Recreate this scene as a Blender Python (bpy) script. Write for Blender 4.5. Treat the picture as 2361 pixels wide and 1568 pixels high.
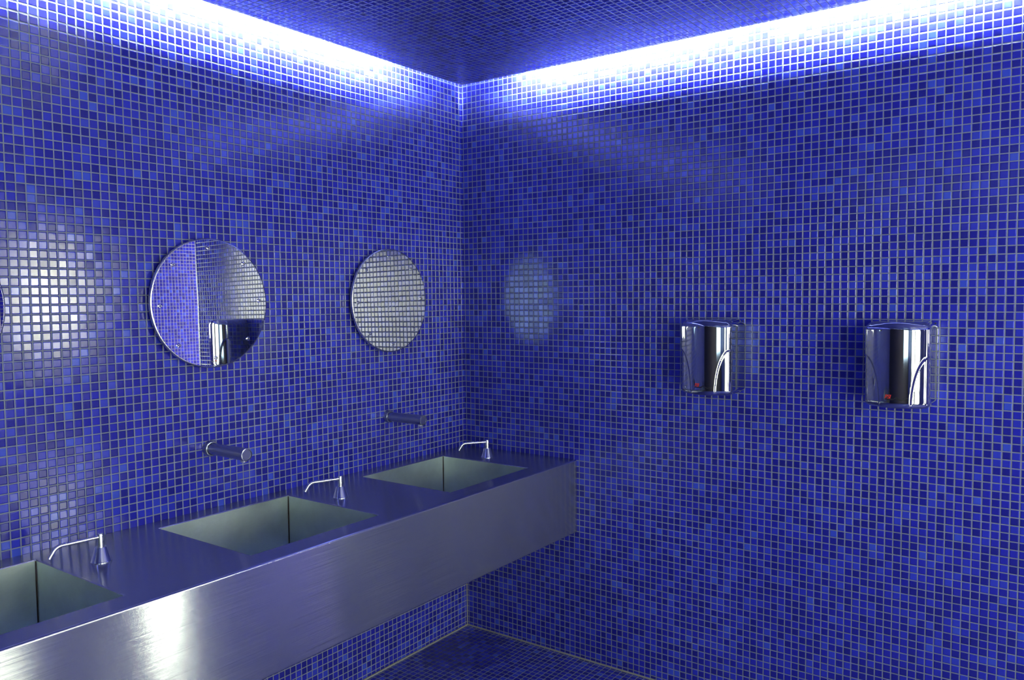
import bpy, bmesh, math, random
from mathutils import Vector, Matrix
from math import sin, cos, pi, sqrt, radians

random.seed(7)
for o in list(bpy.data.objects):
    bpy.data.objects.remove(o)
SC = bpy.context.scene
COL = SC.collection
S = 0.025                      # pitch of the mosaic (one tile and one joint)

# ------------------------------------------------------------------ camera
cam_d = bpy.data.cameras.new('camera')
cam = bpy.data.objects.new('camera', cam_d)
COL.objects.link(cam)
SC.camera = cam
F_PX = 1843.8385
YAW, PITCH, ROLL = -0.6252369, -0.0553589, -0.0093092
fw = Vector((sin(YAW) * cos(PITCH), cos(YAW) * cos(PITCH), sin(PITCH)))
r0 = Vector((cos(YAW), -sin(YAW), 0))
u0 = r0.cross(fw)
rr = r0 * cos(ROLL) + u0 * sin(ROLL)
uu = -r0 * sin(ROLL) + u0 * cos(ROLL)
m = Matrix((rr, uu, -fw)).transposed().to_4x4()
m.translation = Vector((2.3166, -2.8323, 1.5313))
cam.matrix_world = m
cam_d.sensor_fit = 'HORIZONTAL'
cam_d.sensor_width = 36
cam_d.lens = F_PX * 36 / 2361
cam_d.clip_start = 0.02

# ------------------------------------------------------------------ world, exposure
w = bpy.data.worlds.new('world')
SC.world = w
w.use_nodes = True
w.node_tree.nodes['Background'].inputs[0].default_value = (0.05, 0.06, 0.08, 1)
w.node_tree.nodes['Background'].inputs[1].default_value = 0.2
vs = SC.view_settings
vs.view_transform = 'Standard'
vs.look = 'None'
vs.gamma = 1
vs.use_curve_mapping = False
vs.exposure = -0.18

# strengths of what gives light in the room
TUBE = 1900.0
TUBE_COL = (0.72, 0.84, 1.0)
PANE_COL = (0.96, 1.0, 0.78)
# windows in the right wall: (y0, y1, z0, zmid, z1, strength above, strength below)
WINDOWS = [(-0.41, -0.15, 1.27, None, 1.83, 74, 0), (-0.41, -0.15, 0.03, None, 0.44, 11, 0),
           (-1.62, -1.05, 0.10, 0.95, 2.05, 12, 5), (-2.80, -2.05, 0.10, 0.95, 2.05, 12, 4),
           (-3.65, -2.86, 0.10, 0.95, 2.05, 8, 3)]
PASSAGE_GLOW = 25.0
FRONT_WIN = 5.2
CEIL_FILL = 60.0

# ------------------------------------------------------------------ node helpers
class NT:
    def __init__(s, name):
        s.m = bpy.data.materials.new(name)
        s.m.use_nodes = True
        s.t = s.m.node_tree
        s.t.nodes.clear()
        s.out = s.t.nodes.new('ShaderNodeOutputMaterial')

    def n(s, typ, **kw):
        nd = s.t.nodes.new(typ)
        for k, v in kw.items():
            setattr(nd, k, v)
        return nd

    def link(s, a, b):
        s.t.links.new(a, b)

    def put(s, sock, v):
        if hasattr(v, 'is_output') or isinstance(v, bpy.types.NodeSocket):
            s.t.links.new(v, sock)
        elif v is not None:
            sock.default_value = v

    def math(s, op, a, b=None, c=None, clamp=False):
        nd = s.n('ShaderNodeMath', operation=op)
        nd.use_clamp = clamp
        s.put(nd.inputs[0], a)
        if b is not None:
            s.put(nd.inputs[1], b)
        if c is not None:
            s.put(nd.inputs[2], c)
        return nd.outputs[0]

    def vmath(s, op, a, b=None, scale=None):
        nd = s.n('ShaderNodeVectorMath', operation=op)
        s.put(nd.inputs[0], a)
        if b is not None:
            s.put(nd.inputs[1], b)
        if scale is not None:
            s.put(nd.inputs['Scale'], scale)
        return nd.outputs[0]

    def mix(s, fac, a, b):
        nd = s.n('ShaderNodeMix', data_type='RGBA')
        s.put(nd.inputs[0], fac)
        s.put(nd.inputs[6], a)
        s.put(nd.inputs[7], b)
        return nd.outputs[2]

    def mixf(s, fac, a, b):
        nd = s.n('ShaderNodeMix', data_type='FLOAT')
        s.put(nd.inputs[0], fac)
        s.put(nd.inputs[2], a)
        s.put(nd.inputs[3], b)
        return nd.outputs[0]

    def ramp(s, fac, stops, interp='LINEAR'):
        nd = s.n('ShaderNodeValToRGB')
        cr = nd.color_ramp
        cr.interpolation = interp
        while len(cr.elements) < len(stops):
            cr.elements.new(0.5)
        for e, (p, c) in zip(cr.elements, stops):
            e.position = p
            e.color = (*c, 1) if len(c) == 3 else c
        s.put(nd.inputs[0], fac)
        return nd.outputs[0]

    def noise(s, vec, scale, detail=2, rough=0.5):
        nd = s.n('ShaderNodeTexNoise')
        s.put(nd.inputs['Vector'], vec)
        nd.inputs['Scale'].default_value = scale
        nd.inputs['Detail'].default_value = detail
        nd.inputs['Roughness'].default_value = rough
        return nd.outputs[0]

    def pbsdf(s, **kw):
        b = s.n('ShaderNodeBsdfPrincipled')
        for k, v in kw.items():
            k = k.replace('_', ' ')
            if isinstance(v, tuple) and len(v) == 3:
                v = (*v, 1)
            s.put(b.inputs[k], v)
        s.link(b.outputs[0], s.out.inputs[0])
        return b


def comb(t, x, y, z):
    nd = t.n('ShaderNodeCombineXYZ')
    t.put(nd.inputs[0], x)
    t.put(nd.inputs[1], y)
    t.put(nd.inputs[2], z)
    return nd.outputs[0]


# ------------------------------------------------------------------ mosaic
def mosaic(name, floor=False):
    t = NT(name)
    g = t.n('ShaderNodeNewGeometry')
    sp = t.n('ShaderNodeSeparateXYZ')
    t.link(g.outputs['Position'], sp.inputs[0])
    sn = t.n('ShaderNodeSeparateXYZ')
    t.link(g.outputs['True Normal'], sn.inputs[0])
    X, Y, Z = sp.outputs
    ax = t.math('GREATER_THAN', t.math('ABSOLUTE', sn.outputs[0]), 0.6)
    az = t.math('GREATER_THAN', t.math('ABSOLUTE', sn.outputs[2]), 0.6)
    gx = t.math('ADD', t.math('DIVIDE', X, S), 200 - 0.46)
    gy = t.math('ADD', t.math('DIVIDE', Y, S), 400 + 0.60)
    gz = t.math('ADD', t.math('DIVIDE', Z, S), 20 - 0.72)
    # u: y on walls facing x, else x ; v: y on floor and ceiling, else z
    u = t.mixf(ax, gx, gy)
    v = t.mixf(az, gz, gy)
    fu, fv = t.math('FRACT', u), t.math('FRACT', v)
    cu, cv = t.math('FLOOR', u), t.math('FLOOR', v)
    du = t.math('MINIMUM', fu, t.math('SUBTRACT', 1, fu))
    dv = t.math('MINIMUM', fv, t.math('SUBTRACT', 1, fv))
    wob = t.math('MULTIPLY', t.math('SUBTRACT', t.noise(g.outputs['Position'], 160, 1), 0.5), 0.02)
    du = t.math('ADD', du, wob)
    dv = t.math('ADD', dv, wob)
    d = t.math('MINIMUM', du, dv)
    GW = 0.062
    mask = t.n('ShaderNodeMapRange')
    t.put(mask.inputs[0], d)
    mask.inputs[1].default_value = GW - 0.012
    mask.inputs[2].default_value = GW + 0.012
    mask = mask.outputs[0]                     # 1 on glass, 0 in the joint
    cell = comb(t, cu, cv, t.math('ADD', t.math('MULTIPLY', ax, 17), t.math('MULTIPLY', az, 41)))
    wn = t.n('ShaderNodeTexWhiteNoise', noise_dimensions='3D')
    t.link(cell, wn.inputs['Vector'])
    wn2 = t.n('ShaderNodeTexWhiteNoise', noise_dimensions='3D')
    t.link(t.vmath('ADD', cell, (91.3, 13.7, 5.1)), wn2.inputs['Vector'])
    col = t.ramp(wn.outputs['Value'], [
        (0.00, (0.0110, 0.0100, 0.205)), (0.15, (0.0120, 0.0115, 0.250)),
        (0.34, (0.0145, 0.0140, 0.305)), (0.54, (0.0180, 0.0190, 0.370)),
        (0.72, (0.0230, 0.0290, 0.430)), (0.88, (0.0300, 0.0440, 0.480)),
        (0.975, (0.0380, 0.0700, 0.520))], 'CONSTANT')
    # cloudy glass: slight grain inside a tile
    grain = t.noise(g.outputs['Position'], 420, 3, 0.65)
    col = t.mix(t.math('MULTIPLY', t.math('SUBTRACT', grain, 0.35), 0.35, clamp=True), col, (0.05, 0.09, 0.62, 1))
    # grout, with patches of grime
    gn = t.noise(g.outputs['Position'], 6, 4, 0.6)
    grout = t.mix(gn, (0.165, 0.185, 0.225, 1), (0.240, 0.268, 0.325, 1))
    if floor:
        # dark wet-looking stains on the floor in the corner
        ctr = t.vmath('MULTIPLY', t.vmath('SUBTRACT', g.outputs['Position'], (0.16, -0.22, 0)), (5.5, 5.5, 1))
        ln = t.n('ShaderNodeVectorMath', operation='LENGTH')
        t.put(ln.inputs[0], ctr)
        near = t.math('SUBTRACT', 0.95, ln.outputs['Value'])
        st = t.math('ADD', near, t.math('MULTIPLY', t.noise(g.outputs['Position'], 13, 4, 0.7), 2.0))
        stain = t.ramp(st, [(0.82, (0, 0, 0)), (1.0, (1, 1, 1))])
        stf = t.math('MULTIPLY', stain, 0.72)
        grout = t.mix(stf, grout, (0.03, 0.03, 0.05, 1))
    base = t.mix(mask, grout, col)
    # height and per-tile tilt
    h1 = t.n('ShaderNodeMapRange', interpolation_type='SMOOTHSTEP')
    t.put(h1.inputs[0], d)
    h1.inputs[1].default_value = GW - 0.02
    h1.inputs[2].default_value = GW + 0.085
    streak = t.noise(t.vmath('MULTIPLY', g.outputs['Position'], (1, 1, 2.6)), 300, 3, 0.7)
    hgt = t.math('ADD', h1.outputs[0], t.math('MULTIPLY', t.math('MULTIPLY', streak, mask), 0.058))
    tilt = t.vmath('SCALE', t.vmath('SUBTRACT', wn2.outputs['Color'], (0.5, 0.5, 0.5)), scale=0.018)
    tilt = t.vmath('SCALE', tilt, scale=mask)
    nrm = t.vmath('NORMALIZE', t.vmath('ADD', g.outputs['Normal'], tilt))
    bp = t.n('ShaderNodeBump')
    bp.inputs['Strength'].default_value = 1.0
    bp.inputs['Distance'].default_value = 0.0012
    t.put(bp.inputs['Height'], hgt)
    t.put(bp.inputs['Normal'], nrm)
    rough = t.mixf(mask, 0.85, t.math('ADD', 0.09, t.math('MULTIPLY', wn2.outputs['Value'], 0.07)))
    t.pbsdf(Base_Color=base, Roughness=rough, Normal=bp.outputs[0], IOR=t.mixf(mask, 1.25, 1.60))
    return t.m


MOS = mosaic('blue glass mosaic')
MOSF = mosaic('blue glass mosaic floor', True)


def plain(name, col, rough=0.5, metal=0.0, nscale=None, namp=0.1, bump=0.0, ior=1.45):
    t = NT(name)
    g = t.n('ShaderNodeTexCoord')
    c = (*col, 1)
    ro = rough
    kw = {}
    if nscale:
        nz = t.noise(g.outputs['Object'], nscale, 4, 0.6)
        c = t.mix(nz, tuple(x * (1 - namp) for x in col) + (1,), tuple(min(1, x * (1 + namp)) for x in col) + (1,))
        ro = t.math('MULTIPLY', t.math('ADD', t.math('MULTIPLY', nz, 0.5), 0.75), rough)
        if bump:
            b = t.n('ShaderNodeBump')
            b.inputs['Strength'].default_value = 0.4
            b.inputs['Distance'].default_value = bump
            t.put(b.inputs['Height'], nz)
            kw['Normal'] = b.outputs[0]
    t.pbsdf(Base_Color=c, Roughness=ro, Metallic=metal, IOR=ior, **kw)
    return t.m


def emit(name, col, st):
    t = NT(name)
    e = t.n('ShaderNodeEmission')
    g = t.n('ShaderNodeTexCoord')
    nz = t.noise(g.outputs['Object'], 3, 1)
    c = t.mix(t.math('MULTIPLY', nz, 0.08), (*col, 1), (*[x * 0.85 for x in col], 1))
    t.put(e.inputs[0], c)
    e.inputs[1].default_value = st
    t.link(e.outputs[0], t.out.inputs[0])
    return t.m


def brushed(name, col, rough, aniso, tilt, axis, metal):
    # U of the uv map runs across the grain, V along it; the grain itself is fine scratches
    # that lean the surface across the grain
    t = NT(name)
    uv = t.n('ShaderNodeUVMap', uv_map='UVMap')
    tg = t.n('ShaderNodeTangent', direction_type='UV_MAP', uv_map='UVMap')
    g = t.n('ShaderNodeNewGeometry')
    st = t.noise(t.vmath('MULTIPLY', uv.outputs[0], (22000, 4, 1)), 1.0, 0)
    s2 = t.noise(t.vmath('MULTIPLY', uv.outputs[0], (5200, 5, 1)), 1.0, 1)
    big = t.noise(uv.outputs[0], 2.2, 3, 0.5)
    lean = t.math('ADD', t.math('SUBTRACT', st, 0.5), t.math('MULTIPLY', t.math('SUBTRACT', s2, 0.5), 0.10))
    lean = t.math('MULTIPLY', lean, tilt)
    v = comb(t, lean if axis == 'x' else 0.0, 0.0, lean if axis == 'z' else 0.0)
    nrm = t.vmath('NORMALIZE', t.vmath('ADD', g.outputs['Normal'], v))
    c = t.mix(s2, tuple(x * 0.985 for x in col) + (1,), tuple(min(1, x * 1.01) for x in col) + (1,))
    ro = t.math('ADD', t.math('MULTIPLY', t.math('SUBTRACT', big, 0.5), 0.03), rough)
    t.pbsdf(Base_Color=c, Roughness=ro, Metallic=metal, Anisotropic=aniso, Tangent=tg.outputs[0], Normal=nrm)
    return t.m


STEEL = brushed('brushed steel', (0.45, 0.47, 0.49), 0.20, 1.0, 1.7, 'z', 0.92)
STEEL_TOP = brushed('brushed steel top', (0.38, 0.40, 0.48), 0.20, 0.95, 0.25, 'x', 0.92)
CHROME = plain('polished chrome', (0.50, 0.52, 0.56), 0.05, 1.0, 30, 0.03)
CHROME2 = plain('chrome fitting', (0.40, 0.42, 0.50), 0.25, 1.0, 6, 0.02)
CHROME_D = plain('dispenser chrome', (0.80, 0.81, 0.84), 0.13, 1.0, 40, 0.03)
CHROME_T = plain('satin chrome', (0.82, 0.82, 0.80), 0.28, 1.0, 60, 0.04)
EDGE = plain('polished steel edge', (0.60, 0.60, 0.63), 0.22, 1.0, 50, 0.03)
MIRROR = plain('steel mirror', (0.80, 0.83, 0.84), 0.012, 1.0, 12, 0.015)
DARK = plain('dark plastic', (0.012, 0.012, 0.014), 0.5, 0, 40, 0.1)
WELD = plain('rust brown weld', (0.030, 0.020, 0.014), 0.7, 0.3, 80, 0.4)
SEAL = plain('sealant', (0.24, 0.24, 0.21), 0.7, 0, 40, 0.15)
PAINT = plain('white paint', (0.80, 0.80, 0.80), 0.7, 0, 10, 0.04)
ALU = plain('window frame paint', (0.35, 0.36, 0.38), 0.4, 0.2, 30, 0.05)
RED = plain('red print', (0.60, 0.030, 0.020), 0.45, 0, 50, 0.05)
BLACK = plain('black print', (0.008, 0.008, 0.010), 0.4, 0, 50, 0.05)


LAMINATE = plain('dark laminate', (0.010, 0.012, 0.034), 0.45, 0, 20, 0.1)


def basin_mat():
    t = NT('stained steel basin')
    uv = t.n('ShaderNodeTexCoord')
    nz = t.ramp(t.noise(uv.outputs['Object'], 7, 4, 0.6), [(0.15, (0, 0, 0)), (0.80, (1, 1, 1))])
    n2 = t.noise(t.vmath('MULTIPLY', uv.outputs['Object'], (1, 1, 6)), 60, 3, 0.7)
    c = t.mix(nz, (0.50, 0.58, 0.57, 1), (0.78, 0.90, 0.86, 1))
    c = t.mix(t.math('MULTIPLY', n2, 0.25), c, (0.34, 0.36, 0.32, 1))
    ro = t.math('ADD', t.math('MULTIPLY', nz, 0.18), 0.24)
    t.pbsdf(Base_Color=c, Roughness=ro, Metallic=0.86)
    return t.m


BASIN = basin_mat()

# ------------------------------------------------------------------ object helpers
def props(o, label=None, cat=None, group=None, kind=None):
    if label:
        o['label'] = label
    if cat:
        o['category'] = cat
    if group:
        o['group'] = group
    if kind:
        o['kind'] = kind
    return o


def empty(name, loc, **kw):
    o = bpy.data.objects.new(name, None)
    o.empty_display_size = 0.05
    o.location = loc
    COL.objects.link(o)
    return props(o, **kw)


def link(name, bm, mats, parent=None, smooth=False, loc=(0, 0, 0), angle=None):
    me = bpy.data.meshes.new(name)
    bmesh.ops.recalc_face_normals(bm, faces=bm.faces)
    bm.to_mesh(me)
    bm.free()
    for mm in (mats if isinstance(mats, (list, tuple)) else [mats]):
        me.materials.append(mm)
    if smooth:
        me.shade_smooth()
        if angle is not None:
            me.set_sharp_from_angle(angle=radians(angle))
    o = bpy.data.objects.new(name, me)
    o.location = loc
    COL.objects.link(o)
    if parent:
        o.parent = parent
    return o


def box(bm, x0, x1, y0, y1, z0, z1, mi=0, bevel=0.0, seg=2):
    x0, x1 = min(x0, x1), max(x0, x1)
    y0, y1 = min(y0, y1), max(y0, y1)
    z0, z1 = min(z0, z1), max(z0, z1)
    vs_ = [bm.verts.new(c) for c in ((x0, y0, z0), (x1, y0, z0), (x1, y1, z0), (x0, y1, z0),
                                     (x0, y0, z1), (x1, y0, z1), (x1, y1, z1), (x0, y1, z1))]
    fs = []
    for idx in ((3, 2, 1, 0), (4, 5, 6, 7), (0, 1, 5, 4), (1, 2, 6, 5), (2, 3, 7, 6), (3, 0, 4, 7)):
        f = bm.faces.new([vs_[i] for i in idx])
        f.material_index = mi
        fs.append(f)
    if bevel:
        es = list({e for f in fs for e in f.edges})
        bmesh.ops.bevel(bm, geom=es, offset=bevel, segments=seg, affect='EDGES', profile=0.5)


def lathe(bm, prof, seg=40, axis='z', origin=(0, 0, 0), cap=True):
    """prof: list of (radius, height); revolved about the axis"""
    O = Vector(origin)
    rings = []
    for r, h in prof:
        ring = []
        for i in range(seg):
            a = 2 * pi * i / seg
            if axis == 'z':
                p = Vector((r * cos(a), r * sin(a), h))
            elif axis == 'x':
                p = Vector((h, r * cos(a), r * sin(a)))
            else:
                p = Vector((r * cos(a), h, r * sin(a)))
            ring.append(bm.verts.new(p + O))
        rings.append(ring)
    for a, b in zip(rings, rings[1:]):
        for i in range(seg):
            j = (i + 1) % seg
            bm.faces.new((a[i], a[j], b[j], b[i]))
    if cap:
        bm.faces.new(rings[0])
        bm.faces.new(rings[-1])


def tube(bm, pts, r, seg=16):
    pts = [Vector(p) for p in pts]
    rings = []
    up = Vector((0, 0, 1))
    for i, p in enumerate(pts):
        d = (pts[min(i + 1, len(pts) - 1)] - pts[max(i - 1, 0)]).normalized()
        s = d.cross(up)
        if s.length < 1e-4:
            s = Vector((1, 0, 0))
        s.normalize()
        n = s.cross(d)
        rings.append([bm.verts.new(p + s * r * cos(2 * pi * k / seg) + n * r * sin(2 * pi * k / seg)) for k in range(seg)])
    for a, b in zip(rings, rings[1:]):
        for i in range(seg):
            j = (i + 1) % seg
            bm.faces.new((a[i], a[j], b[j], b[i]))
    bm.faces.new(rings[0])
    bm.faces.new(rings[-1])


def structure(name, bm, mats, **kw):
    o = link(name, bm, mats, **kw)
    o['kind'] = 'structure'
    return o


# ------------------------------------------------------------------ the room
XR, YF, YE, XB = 3.40, -4.80, 1.60, 2.262     # right wall, front wall, end of passage, end of back wall
ZT, ZC, GAP = 2.66, 2.461, 0.045              # upper slab, tiled ceiling, light slot
TH = 0.12

bm = bmesh.new()
box(bm, -TH, XR + TH, YF - TH, YE + TH, -0.10, 0.0)
structure('floor', bm, MOSF)

bm = bmesh.new()
box(bm, -TH, 0, YF - TH, 0, 0, ZT)
structure('wall_left', bm, MOS)

bm = bmesh.new()
box(bm, -TH, XB, 0, TH, 0, ZT)
box(bm, XB - TH, XB, TH, YE, 0, ZT)
structure('wall_back', bm, MOS)

bm = bmesh.new()
box(bm, XB - TH, 2.41, YE, YE + TH, 0, ZT)
box(bm, 3.31, XR + TH, YE, YE + TH, 0, ZT)
box(bm, 2.41, 3.31, YE, YE + TH, 0, 0.20)
box(bm, 2.41, 3.31, YE, YE + TH, 2.10, ZT)
structure('wall_passage', bm, MOS)

bm = bmesh.new()
box(bm, 0, 2.51, YF - TH, YF, 0, ZT)
box(bm, 3.35, XR, YF - TH, YF, 0, ZT)
box(bm, 2.51, 3.35, YF - TH, YF, 0, 0.95)
box(bm, 2.51, 3.35, YF - TH, YF, 2.05, ZT)
structure('wall_front', bm, LAMINATE)

bm = bmesh.new()
ycuts = [YE] + [c for wd in WINDOWS[1:] for c in (wd[1], wd[0])] + [YF - TH]
for i in range(0, len(ycuts), 2):
    box(bm, XR, XR + TH, ycuts[i + 1], ycuts[i], 0, ZT)
for k, (y0, y1, z0, zm, z1, _, _) in enumerate(WINDOWS):
    box(bm, XR, XR + TH, y0, y1, 0 if k else WINDOWS[1][4], z0)
    if k != 1:
        box(bm, XR, XR + TH, y0, y1, z1, ZT)
structure('wall_right', bm, MOS)

bm = bmesh.new()
box(bm, GAP, XR - GAP, YF + GAP, -GAP, ZC, ZC + 0.012, 0)          # tiled ceiling, stopping short of the walls
box(bm, XB, XR, -GAP, YE, ZC, ZC + 0.012, 0)
box(bm, -TH, XR + TH, YF - TH, YE + TH, ZT, ZT + 0.1, 1)  # slab above it
structure('ceiling', bm, [MOS, PAINT])

# sealant beads in the joints, and the metal corner bead at the end of the back wall
bm = bmesh.new()
box(bm, 0, 0.007, -3.6, -0.004, 0, 0.007, bevel=0.002)
structure('trim_1', bm, SEAL)
bm = bmesh.new()
box(bm, 0.004, XB, -0.006, 0, 0, 0.007, bevel=0.002)
structure('trim_2', bm, SEAL)
bm = bmesh.new()
box(bm, 0, 0.0045, -0.0045, 0, 0, 0.53, bevel=0.0012)
structure('trim_3', bm, SEAL)
bm = bmesh.new()
lathe(bm, [(0.004, 0.01), (0.004, ZC)], 20, origin=(XB, 0.001, 0))
structure('trim_4', bm, EDGE, smooth=True, angle=40)

# windows: tall frosted lights with a rail between an upper and a lower pane
def window(n, loc, rot, hw, h, hm, st_up, st_lo, col):
    e = empty('window_%d' % n, loc, kind='structure')
    e.rotation_euler.z = rot
    f = 0.025
    bm = bmesh.new()
    box(bm, -0.03, 0.03, -hw, -hw + f, 0, h, bevel=0.003)
    box(bm, -0.03, 0.03, hw - f, hw, 0, h, bevel=0.003)
    box(bm, -0.03, 0.03, -hw + f, hw - f, 0, f, bevel=0.003)
    box(bm, -0.03, 0.03, -hw + f, hw - f, h - f, h, bevel=0.003)
    panes = [('single', f, h - f, st_up)]
    if hm:
        box(bm, -0.03, 0.03, -hw + f, hw - f, hm - f / 2, hm + f / 2, bevel=0.003)
        panes = [('upper', hm + f / 2, h - f, st_up), ('lower', f, hm - f / 2, st_lo)]
    link('window_frame', bm, ALU, e)
    for nm, za, zb, st in panes:
        bm = bmesh.new()
        box(bm, -0.004, 0.004, -hw + f, hw - f, za, zb)
        link('window_pane', bm, emit('frosted daylight pane %d %s' % (n, nm), col, st), e)


for i, (y0, y1, z0, zm, z1, su, sl) in enumerate(WINDOWS):
    window(i + 1, (XR + 0.05, (y0 + y1) / 2, z0), 0, (y1 - y0) / 2, z1 - z0, zm and zm - z0, su, sl, PANE_COL)
window(6, (2.93, YF - 0.05, 0.95), pi / 2, 0.42, 1.10, 0.55, FRONT_WIN, FRONT_WIN, (0.62, 0.88, 1.0))
window(7, (2.86, YE + 0.05, 0.20), pi / 2, 0.45, 1.90, 0.80, PASSAGE_GLOW, PASSAGE_GLOW, (1.0, 0.86, 0.74))  # unseen glowing panes, added to lighten the passage walls in the mirror

# light tubes in the slot above the ceiling
TM = emit('lit fluorescent tube', TUBE_COL, TUBE)
TA, THG, TR = 0.072, 0.078, 0.013


def light_tube(a, b, along, at, where):
    """tube from a to b (distance from the corner)"""
    mid = (a + b) / 2
    L = b - a
    loc = (at, -mid, ZC + THG) if along == 'y' else (mid, at, ZC + THG)
    e = empty('tube_light', loc, label='white fluorescent tube in the ceiling slot ' + where,
              cat='light', group='fluorescent tubes in the ceiling slots')
    axis = along
    bm = bmesh.new()
    lathe(bm, [(TR, -L / 2 + 0.02), (TR, L / 2 - 0.02)], 20, axis=axis)
    link('glass_tube', bm, TM, e, smooth=True, angle=40)
    for s in (-1, 1):
        bm = bmesh.new()
        lathe(bm, [(TR * 1.08, s * (L / 2 - 0.022)), (TR * 1.08, s * (L / 2 - 0.002))], 20, axis=axis)
        link('end_cap', bm, CHROME_T, e, smooth=True, angle=40)
    bm = bmesh.new()
    if along == 'y':
        box(bm, -0.02, 0.02, -L / 2, L / 2, 0.022, 0.05)
    else:
        box(bm, -L / 2, L / 2, -0.02, 0.02, 0.022, 0.05)
    link('batten', bm, PAINT, e)
    return e


light_tube(0.42, 1.62, 'y', TA, 'over the left wall nearest the corner')
light_tube(1.66, 2.86, 'y', TA, 'over the left wall, second from the corner')
light_tube(2.90, 4.10, 'y', TA, 'over the left wall, farthest from the corner')
light_tube(0.34, 1.32, 'x', -TA, 'over the hand dryer wall, nearest the corner')
light_tube(1.36, 2.22, 'x', -TA, 'over the hand dryer wall, farther right')

light_tube(0.60, 1.80, 'y', XR - TA, 'over the window wall, nearest the passage, added out of view')  # guessed tubes on window and front walls, added for the dryer reflections
light_tube(1.84, 3.04, 'y', XR - TA, 'over the window wall, second from the passage, added out of view')
light_tube(3.08, 4.28, 'y', XR - TA, 'over the window wall, farthest from the passage, added out of view')
light_tube(0.50, 1.70, 'x', YF + TA, 'over the dark front wall, left one, added out of view')
light_tube(1.74, 2.94, 'x', YF + TA, 'over the dark front wall, right one, added out of view')

# downlight added out of view to brighten the passage, no known lamp there
e = empty('fill_light', (2.88, 0.75, ZC), label='unseen added round downlight in the passage ceiling behind the dryer wall', cat='light')
bm = bmesh.new()
lathe(bm, [(0.09, -0.003), (0.075, -0.006)], 32)
link('trim_ring', bm, CHROME_T, e, smooth=True, angle=30)
bm = bmesh.new()
lathe(bm, [(0.074, -0.0075), (0.074, -0.0065)], 32)
link('diffuser', bm, emit('lit downlight', (1.0, 0.93, 0.88), CEIL_FILL), e)

# ------------------------------------------------------------------ washstand
CX, CZT, CZB, CY1 = 0.600, 0.846, 0.5395, -3.50
SX0, SX1 = 0.070, 0.520
SINKS = [(-0.720, -0.237), (-1.543, -1.060), (-2.366, -1.883), (-3.189, -2.706)]


def quad(bm, uvl, pts, uvs, mi=0):
    f = bm.faces.new([bm.verts.new(p) for p in pts])
    f.material_index = mi
    for l, c in zip(f.loops, uvs):
        l[uvl].uv = c
    return f


stand = empty('washstand', (0, 0, 0), label='long brushed steel wall-hung washstand with square basins under the round mirrors', cat='sink counter')
BV = 0.006
g0 = 0.0015                                     # hairline gap to the tiles
# top sheet with cut-outs
bm = bmesh.new()
uvl = bm.loops.layers.uv.new('UVMap')
xs = [g0, SX0, SX1, CX - BV]
ys = [CY1]
for a, b in reversed(SINKS):
    ys += [a, b]
ys += [-g0]
for i in range(3):
    for j in range(len(ys) - 1):
        if i == 1 and j % 2 == 1:
            continue
        x0, x1, y0, y1 = xs[i], xs[i + 1], ys[j], ys[j + 1]
        quad(bm, uvl, [(x0, y0, CZT), (x1, y0, CZT), (x1, y1, CZT), (x0, y1, CZT)],
             [(x0, y0), (x1, y0), (x1, y1), (x0, y1)])
bmesh.ops.remove_doubles(bm, verts=bm.verts, dist=1e-5)
me = bpy.data.meshes.new('countertop')
bmesh.ops.recalc_face_normals(bm, faces=bm.faces)
for f in bm.faces:
    if f.normal.z < 0:
        f.normal_flip()
bm.to_mesh(me)
bm.free()
me.materials.append(STEEL_TOP)
top = bpy.data.objects.new('countertop', me)
COL.objects.link(top)
top.parent = stand

# front apron, folded under
bm = bmesh.new()
uvl = bm.loops.layers.uv.new('UVMap')
prof = []
for k in range(7):
    a = pi / 2 * (1 - k / 6)
    prof.append((CX - BV + BV * cos(a), CZT - BV + BV * sin(a)))
for k in range(5):
    a = -pi / 2 * k / 4
    prof.append((CX - BV + BV * cos(a), CZB + BV + BV * sin(a)))
prof.append((CX - 0.20, CZB))
prof.append((g0, CZB))
arc = 0
for (a, b) in zip(prof, prof[1:]):
    L = sqrt((a[0] - b[0]) ** 2 + (a[1] - b[1]) ** 2)
    quad(bm, uvl, [(a[0], CY1, a[1]), (b[0], CY1, b[1]), (b[0], -g0, b[1]), (a[0], -g0, a[1])],
         [(arc, CY1), (arc + L, CY1), (arc + L, 0), (arc, 0)], 1 if arc < pi / 2 * BV * 0.97 else 0)
    arc += L
for yy in (CY1, -g0):
    f = bm.faces.new([bm.verts.new((x, yy, z)) for x, z in prof + [(g0, CZT)]])
    for l in f.loops:
        l[uvl].uv = (l.vert.co.z, l.vert.co.x)
bmesh.ops.remove_doubles(bm, verts=bm.verts, dist=1e-6)
link('apron', bm, [STEEL, EDGE], stand, smooth=True, angle=35)

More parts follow.
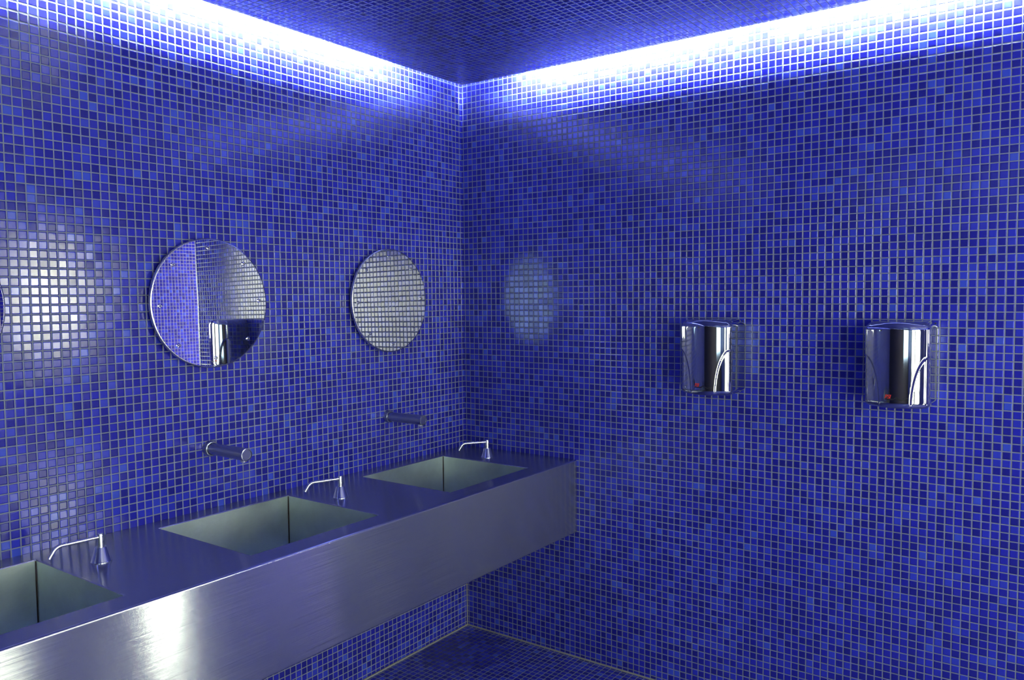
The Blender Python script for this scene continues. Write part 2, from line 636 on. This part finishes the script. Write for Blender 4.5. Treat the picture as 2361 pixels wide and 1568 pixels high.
BD = 0.185
for (y0, y1) in SINKS:
    bm = bmesh.new()
    x0, x1 = SX0, SX1

    def ring(ins, z):
        return [bm.verts.new(c) for c in ((x0 + ins, y0 + ins, z), (x1 - ins, y0 + ins, z), (x1 - ins, y1 - ins, z), (x0 + ins, y1 - ins, z))]
    levels = [(0, CZT), (0.0012, CZT - 0.0004), (0.0024, CZT - 0.003), (0.0026, CZT - BD + 0.006), (0.0085, CZT - BD)]
    rs = [ring(*l) for l in levels]
    for a, b in zip(rs, rs[1:]):
        for i in range(4):
            j = (i + 1) % 4
            f = bm.faces.new((a[i], a[j], b[j], b[i]))
            if b is rs[2] or b is rs[1]:
                f.material_index = 1
    bm.faces.new(rs[-1])
    basin = link('basin', bm, [BASIN, EDGE], stand)
    for cx_, cy_ in ((x0 + 0.0035, y0 + 0.0035), (x1 - 0.0035, y0 + 0.0035), (x1 - 0.0035, y1 - 0.0035), (x0 + 0.0035, y1 - 0.0035)):
        bm = bmesh.new()
        lathe(bm, [(0.0014, CZT - BD + 0.002), (0.0022, CZT - 0.06), (0.0012, CZT - 0.004)], 10, origin=(cx_, cy_, 0))
        link('weld_seam', bm, WELD, basin, smooth=True)
    bm = bmesh.new()
    zc = CZT - BD
    lathe(bm, [(0.030, zc + 0.0005), (0.030, zc + 0.002), (0.024, zc + 0.003), (0.022, zc + 0.001)], 32,
          origin=((x0 + x1) / 2, (y0 + y1) / 2, 0))
    link('drain', bm, CHROME_T, basin, smooth=True, angle=30)

# ------------------------------------------------------------------ round mirrors
MR, MX = 0.2075, 0.030
mir_labels = [('round frameless steel mirror nearest the corner, full of pale tile reflections', -0.4960),
              ('round mirror showing a hand dryer and a wall edge in its reflection', -1.3090),
              ('round mirror cut off by the left edge of the photo, only its right rim showing', -2.1225)]
mir_grp = 'round mirrors on the left wall'


def make_mirror():
    e = empty('round_mirror', (0, 0, 0))
    bm = bmesh.new()
    lathe(bm, [(0.0, MX + 0.0001), (MR - 0.004, MX), (MR - 0.0042, MX - 0.0003)], 128, axis='x', cap=False)
    bmesh.ops.remove_doubles(bm, verts=bm.verts, dist=1e-6)
    link('mirror_face', bm, MIRROR, e)
    bm = bmesh.new()
    lathe(bm, [(MR - 0.0042, MX), (MR - 0.0006, MX - 0.0004), (MR, MX - 0.0012), (MR, MX - 0.011), (MR - 0.004, MX - 0.012), (0.05, MX - 0.012)], 128, axis='x')
    link('rim', bm, EDGE, e, smooth=True, angle=60)
    bm = bmesh.new()
    lathe(bm, [(0.11, 0.0035), (0.11, MX - 0.011)], 48, axis='x')
    link('back_plate', bm, DARK, e)
    for k in range(8):
        a = pi / 4 * k + radians(2)
        o = (0, 0.177 * cos(a), 0.177 * sin(a))
        bm = bmesh.new()
        lathe(bm, [(0.0068, MX + 0.0002), (0.0062, MX + 0.0022), (0.0040, MX + 0.0026), (0.0036, MX + 0.0014), (0.0, MX + 0.0014)], 20, axis='x', origin=o, cap=False)
        s = link('screw', bm, CHROME_D, e, smooth=True, angle=35)
        bm = bmesh.new()
        lathe(bm, [(0.0022, MX + 0.0012), (0.0022, MX + 0.0018)], 6, axis='x', origin=o)
        link('screw_socket', bm, DARK, s)
    return e


def copy_tree(o, parent=None):
    c = o.copy()
    COL.objects.link(c)
    if parent:
        c.parent = parent
    for ch in o.children:
        copy_tree(ch, c)
    return c


proto = make_mirror()
for i, (lab, y) in enumerate(mir_labels):
    o = proto if i == 0 else copy_tree(proto)
    o.location = (0, y, 1.516)
    o.rotation_euler = (0, radians(-0.57), radians(-0.72))   # hung a touch out of true
    props(o, lab, 'mirror', mir_grp)

# ------------------------------------------------------------------ wall taps
def make_tap():
    e = empty('wall_tap', (0, 0, 0))
    bm = bmesh.new()
    lathe(bm, [(0.0, 0.0), (0.0250, 0.0), (0.0255, 0.003), (0.0255, 0.016), (0.0235, 0.020), (0.0200, 0.0205)], 48, axis='x', cap=False)
    link('flange', bm, CHROME2, e, smooth=True, angle=40)
    bm = bmesh.new()
    lathe(bm, [(0.0190, 0.020), (0.0193, 0.10), (0.0203, 0.192), (0.0208, 0.197), (0.0200, 0.200), (0.0168, 0.2005), (0.0160, 0.1985), (0.0, 0.1985)], 48, axis='x', cap=False)
    body = link('spout', bm, CHROME2, e, smooth=True, angle=30)
    bm = bmesh.new()
    lathe(bm, [(0.0095, -0.0245), (0.0105, -0.016)], 28, origin=(0.183, 0, 0))
    link('aerator', bm, CHROME_T, body, smooth=True, angle=40)
    return e


tap = make_tap()
tap_labels = [('chrome wall tap below the mirror nearest the corner', -0.500), ('chrome wall tap below the mirror that reflects a hand dryer', -1.317),
              ('chrome wall tap over the nearest basin, left of the photo edge', -2.134)]
for i, (lab, y) in enumerate(tap_labels[:2]):
    o = tap if i == 0 else copy_tree(tap)
    o.location = (0, y, 1.044)
    props(o, lab, 'tap', 'wall taps above the basins')

# ------------------------------------------------------------------ soap dispensers on the counter
def make_dispenser(ang):
    e = empty('soap_dispenser', (0, 0, 0))
    bm = bmesh.new()
    lathe(bm, [(0.0, 0.0), (0.0262, 0.0), (0.0262, 0.0012), (0.0245, 0.0035), (0.0145, 0.0375), (0.0138, 0.0385), (0.0, 0.0385)], 48, cap=False)
    link('cone_base', bm, CHROME_D, e, smooth=True, angle=30)
    bm = bmesh.new()
    lathe(bm, [(0.0, 0.038), (0.0078, 0.038), (0.0076, 0.0705), (0.0070, 0.0725), (0.0, 0.0728)], 28, cap=False)
    link('pump_head', bm, CHROME_T, e, smooth=True, angle=40)
    bm = bmesh.new()
    dx, dy = sin(ang), -cos(ang)
    pts = [(0.004, 0.0645), (0.05, 0.0640), (0.092, 0.0635)]
    for k in range(1, 7):
        a = radians(58) * k / 6
        pts.append((0.092 + 0.024 * sin(a), 0.0635 - 0.024 * (1 - cos(a))))
    xe, ze = pts[-1]
    pts.append((xe + 0.020 * cos(radians(58)), ze - 0.020 * sin(radians(58))))
    tube(bm, [(dx * r, dy * r, z) for r, z in pts], 0.0050, 16)
    link('nozzle', bm, CHROME_T, e, smooth=True, angle=50)
    return e


for (lab, x, y, a) in (('chrome soap dispenser in the far corner, past the farthest basin', 0.250, -0.158, -0.65),
                       ('chrome soap dispenser between the middle and farthest basins', 0.246, -0.979, -0.38),
                       ('chrome soap dispenser between the nearest and middle basins', 0.229, -1.792, -0.12)):
    e = make_dispenser(a)
    e.location = (x, y, CZT)
    props(e, lab, 'soap dispenser', 'soap dispensers on the counter')

# ------------------------------------------------------------------ hand dryers
DW, DH, DD, DBULGE, DR = 0.188, 0.266, 0.152, 0.020, 0.020


def plan_points(ins):
    """half outline of the dryer seen from above, (x, depth), wall to centre front"""
    hw = DW / 2 - ins
    d0 = DD - ins * 0.9
    pts = [(hw, 0.0)]
    for k in range(1, 9):
        pts.append((hw - 0.002 * sin(pi * k / 9), (d0 - DR) * k / 9))
    for k in range(0, 11):
        a = pi / 2 * k / 10 * 0.80
        pts.append((hw - DR + DR * cos(a), d0 - DR + DR * sin(a)))
    x0, y0 = pts[-1]
    n = 34
    for k in range(1, n + 1):
        x = x0 * (1 - k / n)
        pts.append((x, y0 + (DD + DBULGE - ins * 0.6 - y0) * (1 - (x / x0) ** 2)))
    return pts


def front_depth(x, z, base):
    """pressed panel either side of the front: returns inward shift"""
    z0, a = DH * 0.61, 0.052
    if z >= z0 + 0.01:
        return 0
    xx = abs(x)
    t = max(0.0, 1 - (z / z0) ** 2)
    edge = DW / 2 - a * sqrt(t)
    # signed distance to the curve, roughly
    g = (xx - edge)
    gz = z0 - z
    s = min(g, gz * 1.2)
    wdt = 0.005
    k = max(0.0, min(1.0, s / wdt))
    k = k * k * (3 - 2 * k)
    return 0.0048 * k


def make_dryer():
    e = empty('hand_dryer', (0, 0, 0))
    bm = bmesh.new()
    TRAD = 0.027
    BRAD = 0.018
    zs = []
    for k in range(9):
        a = pi / 2 * k / 8
        zs.append((BRAD * (1 - sin(a)), BRAD * (1 - cos(a))))
    nmid = 90
    for k in range(1, nmid):
        zs.append((0.0, BRAD + (DH - BRAD - TRAD) * k / nmid))
    for k in range(11):
        a = pi / 2 * k / 10
        zs.append((TRAD * (1 - cos(a)), DH - TRAD + TRAD * sin(a)))
    rings = []
    for ins, z in zs:
        half = plan_points(ins)
        full = [(x, d) for x, d in half] + [(-x, d) for x, d in reversed(half[:-1])]
        ring_ = []
        for x, d in full:
            sh = front_depth(x, z, d) * max(0.0, min(1.0, (d - 0.115) / 0.025))
            nx = 0.25 * sh * (1 if x > 0 else -1) if abs(x) > DW / 2 - 0.012 else 0
            ring_.append(bm.verts.new((x - nx, -(d - sh), z)))
        rings.append(ring_)
    for a, b in zip(rings, rings[1:]):
        for i in range(len(a) - 1):
            bm.faces.new((a[i], a[i + 1], b[i + 1], b[i]))
    bm.faces.new(rings[0])
    bm.faces.new(rings[-1])
    link('casing', bm, CHROME, e, smooth=True, angle=60)
    # outlet underneath, black sensor eye
    bm = bmesh.new()
    lathe(bm, [(0.034, -0.004), (0.037, -0.003), (0.040, 0.004)], 36, origin=(0, -0.085, 0))
    link('air_outlet', bm, DARK, e, smooth=True, angle=40)
    bm = bmesh.new()
    box(bm, -DW / 2 + 0.006, DW / 2 - 0.006, -0.006, 0, 0.006, DH - 0.006)
    link('back_plate', bm, DARK, e)

    hp = plan_points(0)

    def surf(x):
        ax_ = abs(x)
        for (xa, da), (xb, db) in zip(hp[19:], hp[20:]):
            if xb <= ax_ <= xa:
                return da + (db - da) * (xa - ax_) / max(1e-9, xa - xb)
        return DD + DBULGE
    # red lettering and the black swoosh beside it
    cu = bpy.data.curves.new('txt', 'FONT')
    cu.body = 'PSI'
    cu.size = 0.0165
    cu.shear = 0.25
    cu.offset = 0.0004
    cu.space_character = 0.86
    to = bpy.data.objects.new('txt', cu)
    COL.objects.link(to)
    bpy.context.view_layer.update()
    me = bpy.data.meshes.new_from_object(to)
    bpy.data.objects.remove(to)
    bmt = bmesh.new()
    bmt.from_mesh(me)
    bmesh.ops.triangulate(bmt, faces=bmt.faces)
    xs_ = [v.co.x for v in bmt.verts]
    lx = -0.0275
    for v in bmt.verts:
        x = lx + (v.co.x - min(xs_))
        z = 0.031 + v.co.y
        v.co = (x, -(surf(x) + 0.0007), z)
    bpy.data.meshes.remove(me)
    ol = link('lettering', bmt, RED, e)
    ol['label'] = 'small red slanted letters on the chrome front'
    bm = bmesh.new()
    prev = None
    for k in range(25):
        tt = k / 24
        x = -0.0275 + 0.001 + 0.064 * tt
        zc_ = 0.0345 - 0.0085 * sin(tt * pi * 1.25) ** 2 * tt + 0.006 * max(0, tt - 0.8) * 5
        hw_ = 0.0010 + 0.0012 * sin(pi * tt)
        if tt < 0.40:
            zc_ = 0.0285
        zc_ = 0.0285 + (0.006 * max(0, min(1, (tt - 0.38) / 0.1))) - (0.0075 * max(0, sin(pi * min(1, max(0, (tt - 0.5) / 0.45))))) if tt >= 0.38 else 0.0285
        a = bm.verts.new((x, -(surf(x) + 0.0006), zc_ - hw_))
        b = bm.verts.new((x, -(surf(x) + 0.0006), zc_ + hw_))
        if prev:
            bm.faces.new((prev[0], a, b, prev[1]))
        prev = (a, b)
    o2 = link('swoosh', bm, BLACK, e)
    o2['label'] = 'thin black swoosh trailing right of the letters'
    return e


dry = make_dryer()
for i, (lab, x) in enumerate((('polished chrome hand dryer nearer the washstand, left of the pair', 1.2175),
                              ('polished chrome hand dryer farther right on the blue wall', 1.8385))):
    o = dry if i == 0 else copy_tree(dry)
    o.location = (x, -0.0005, 1.174)
    props(o, lab, 'hand dryer', 'chrome hand dryers on the back wall')
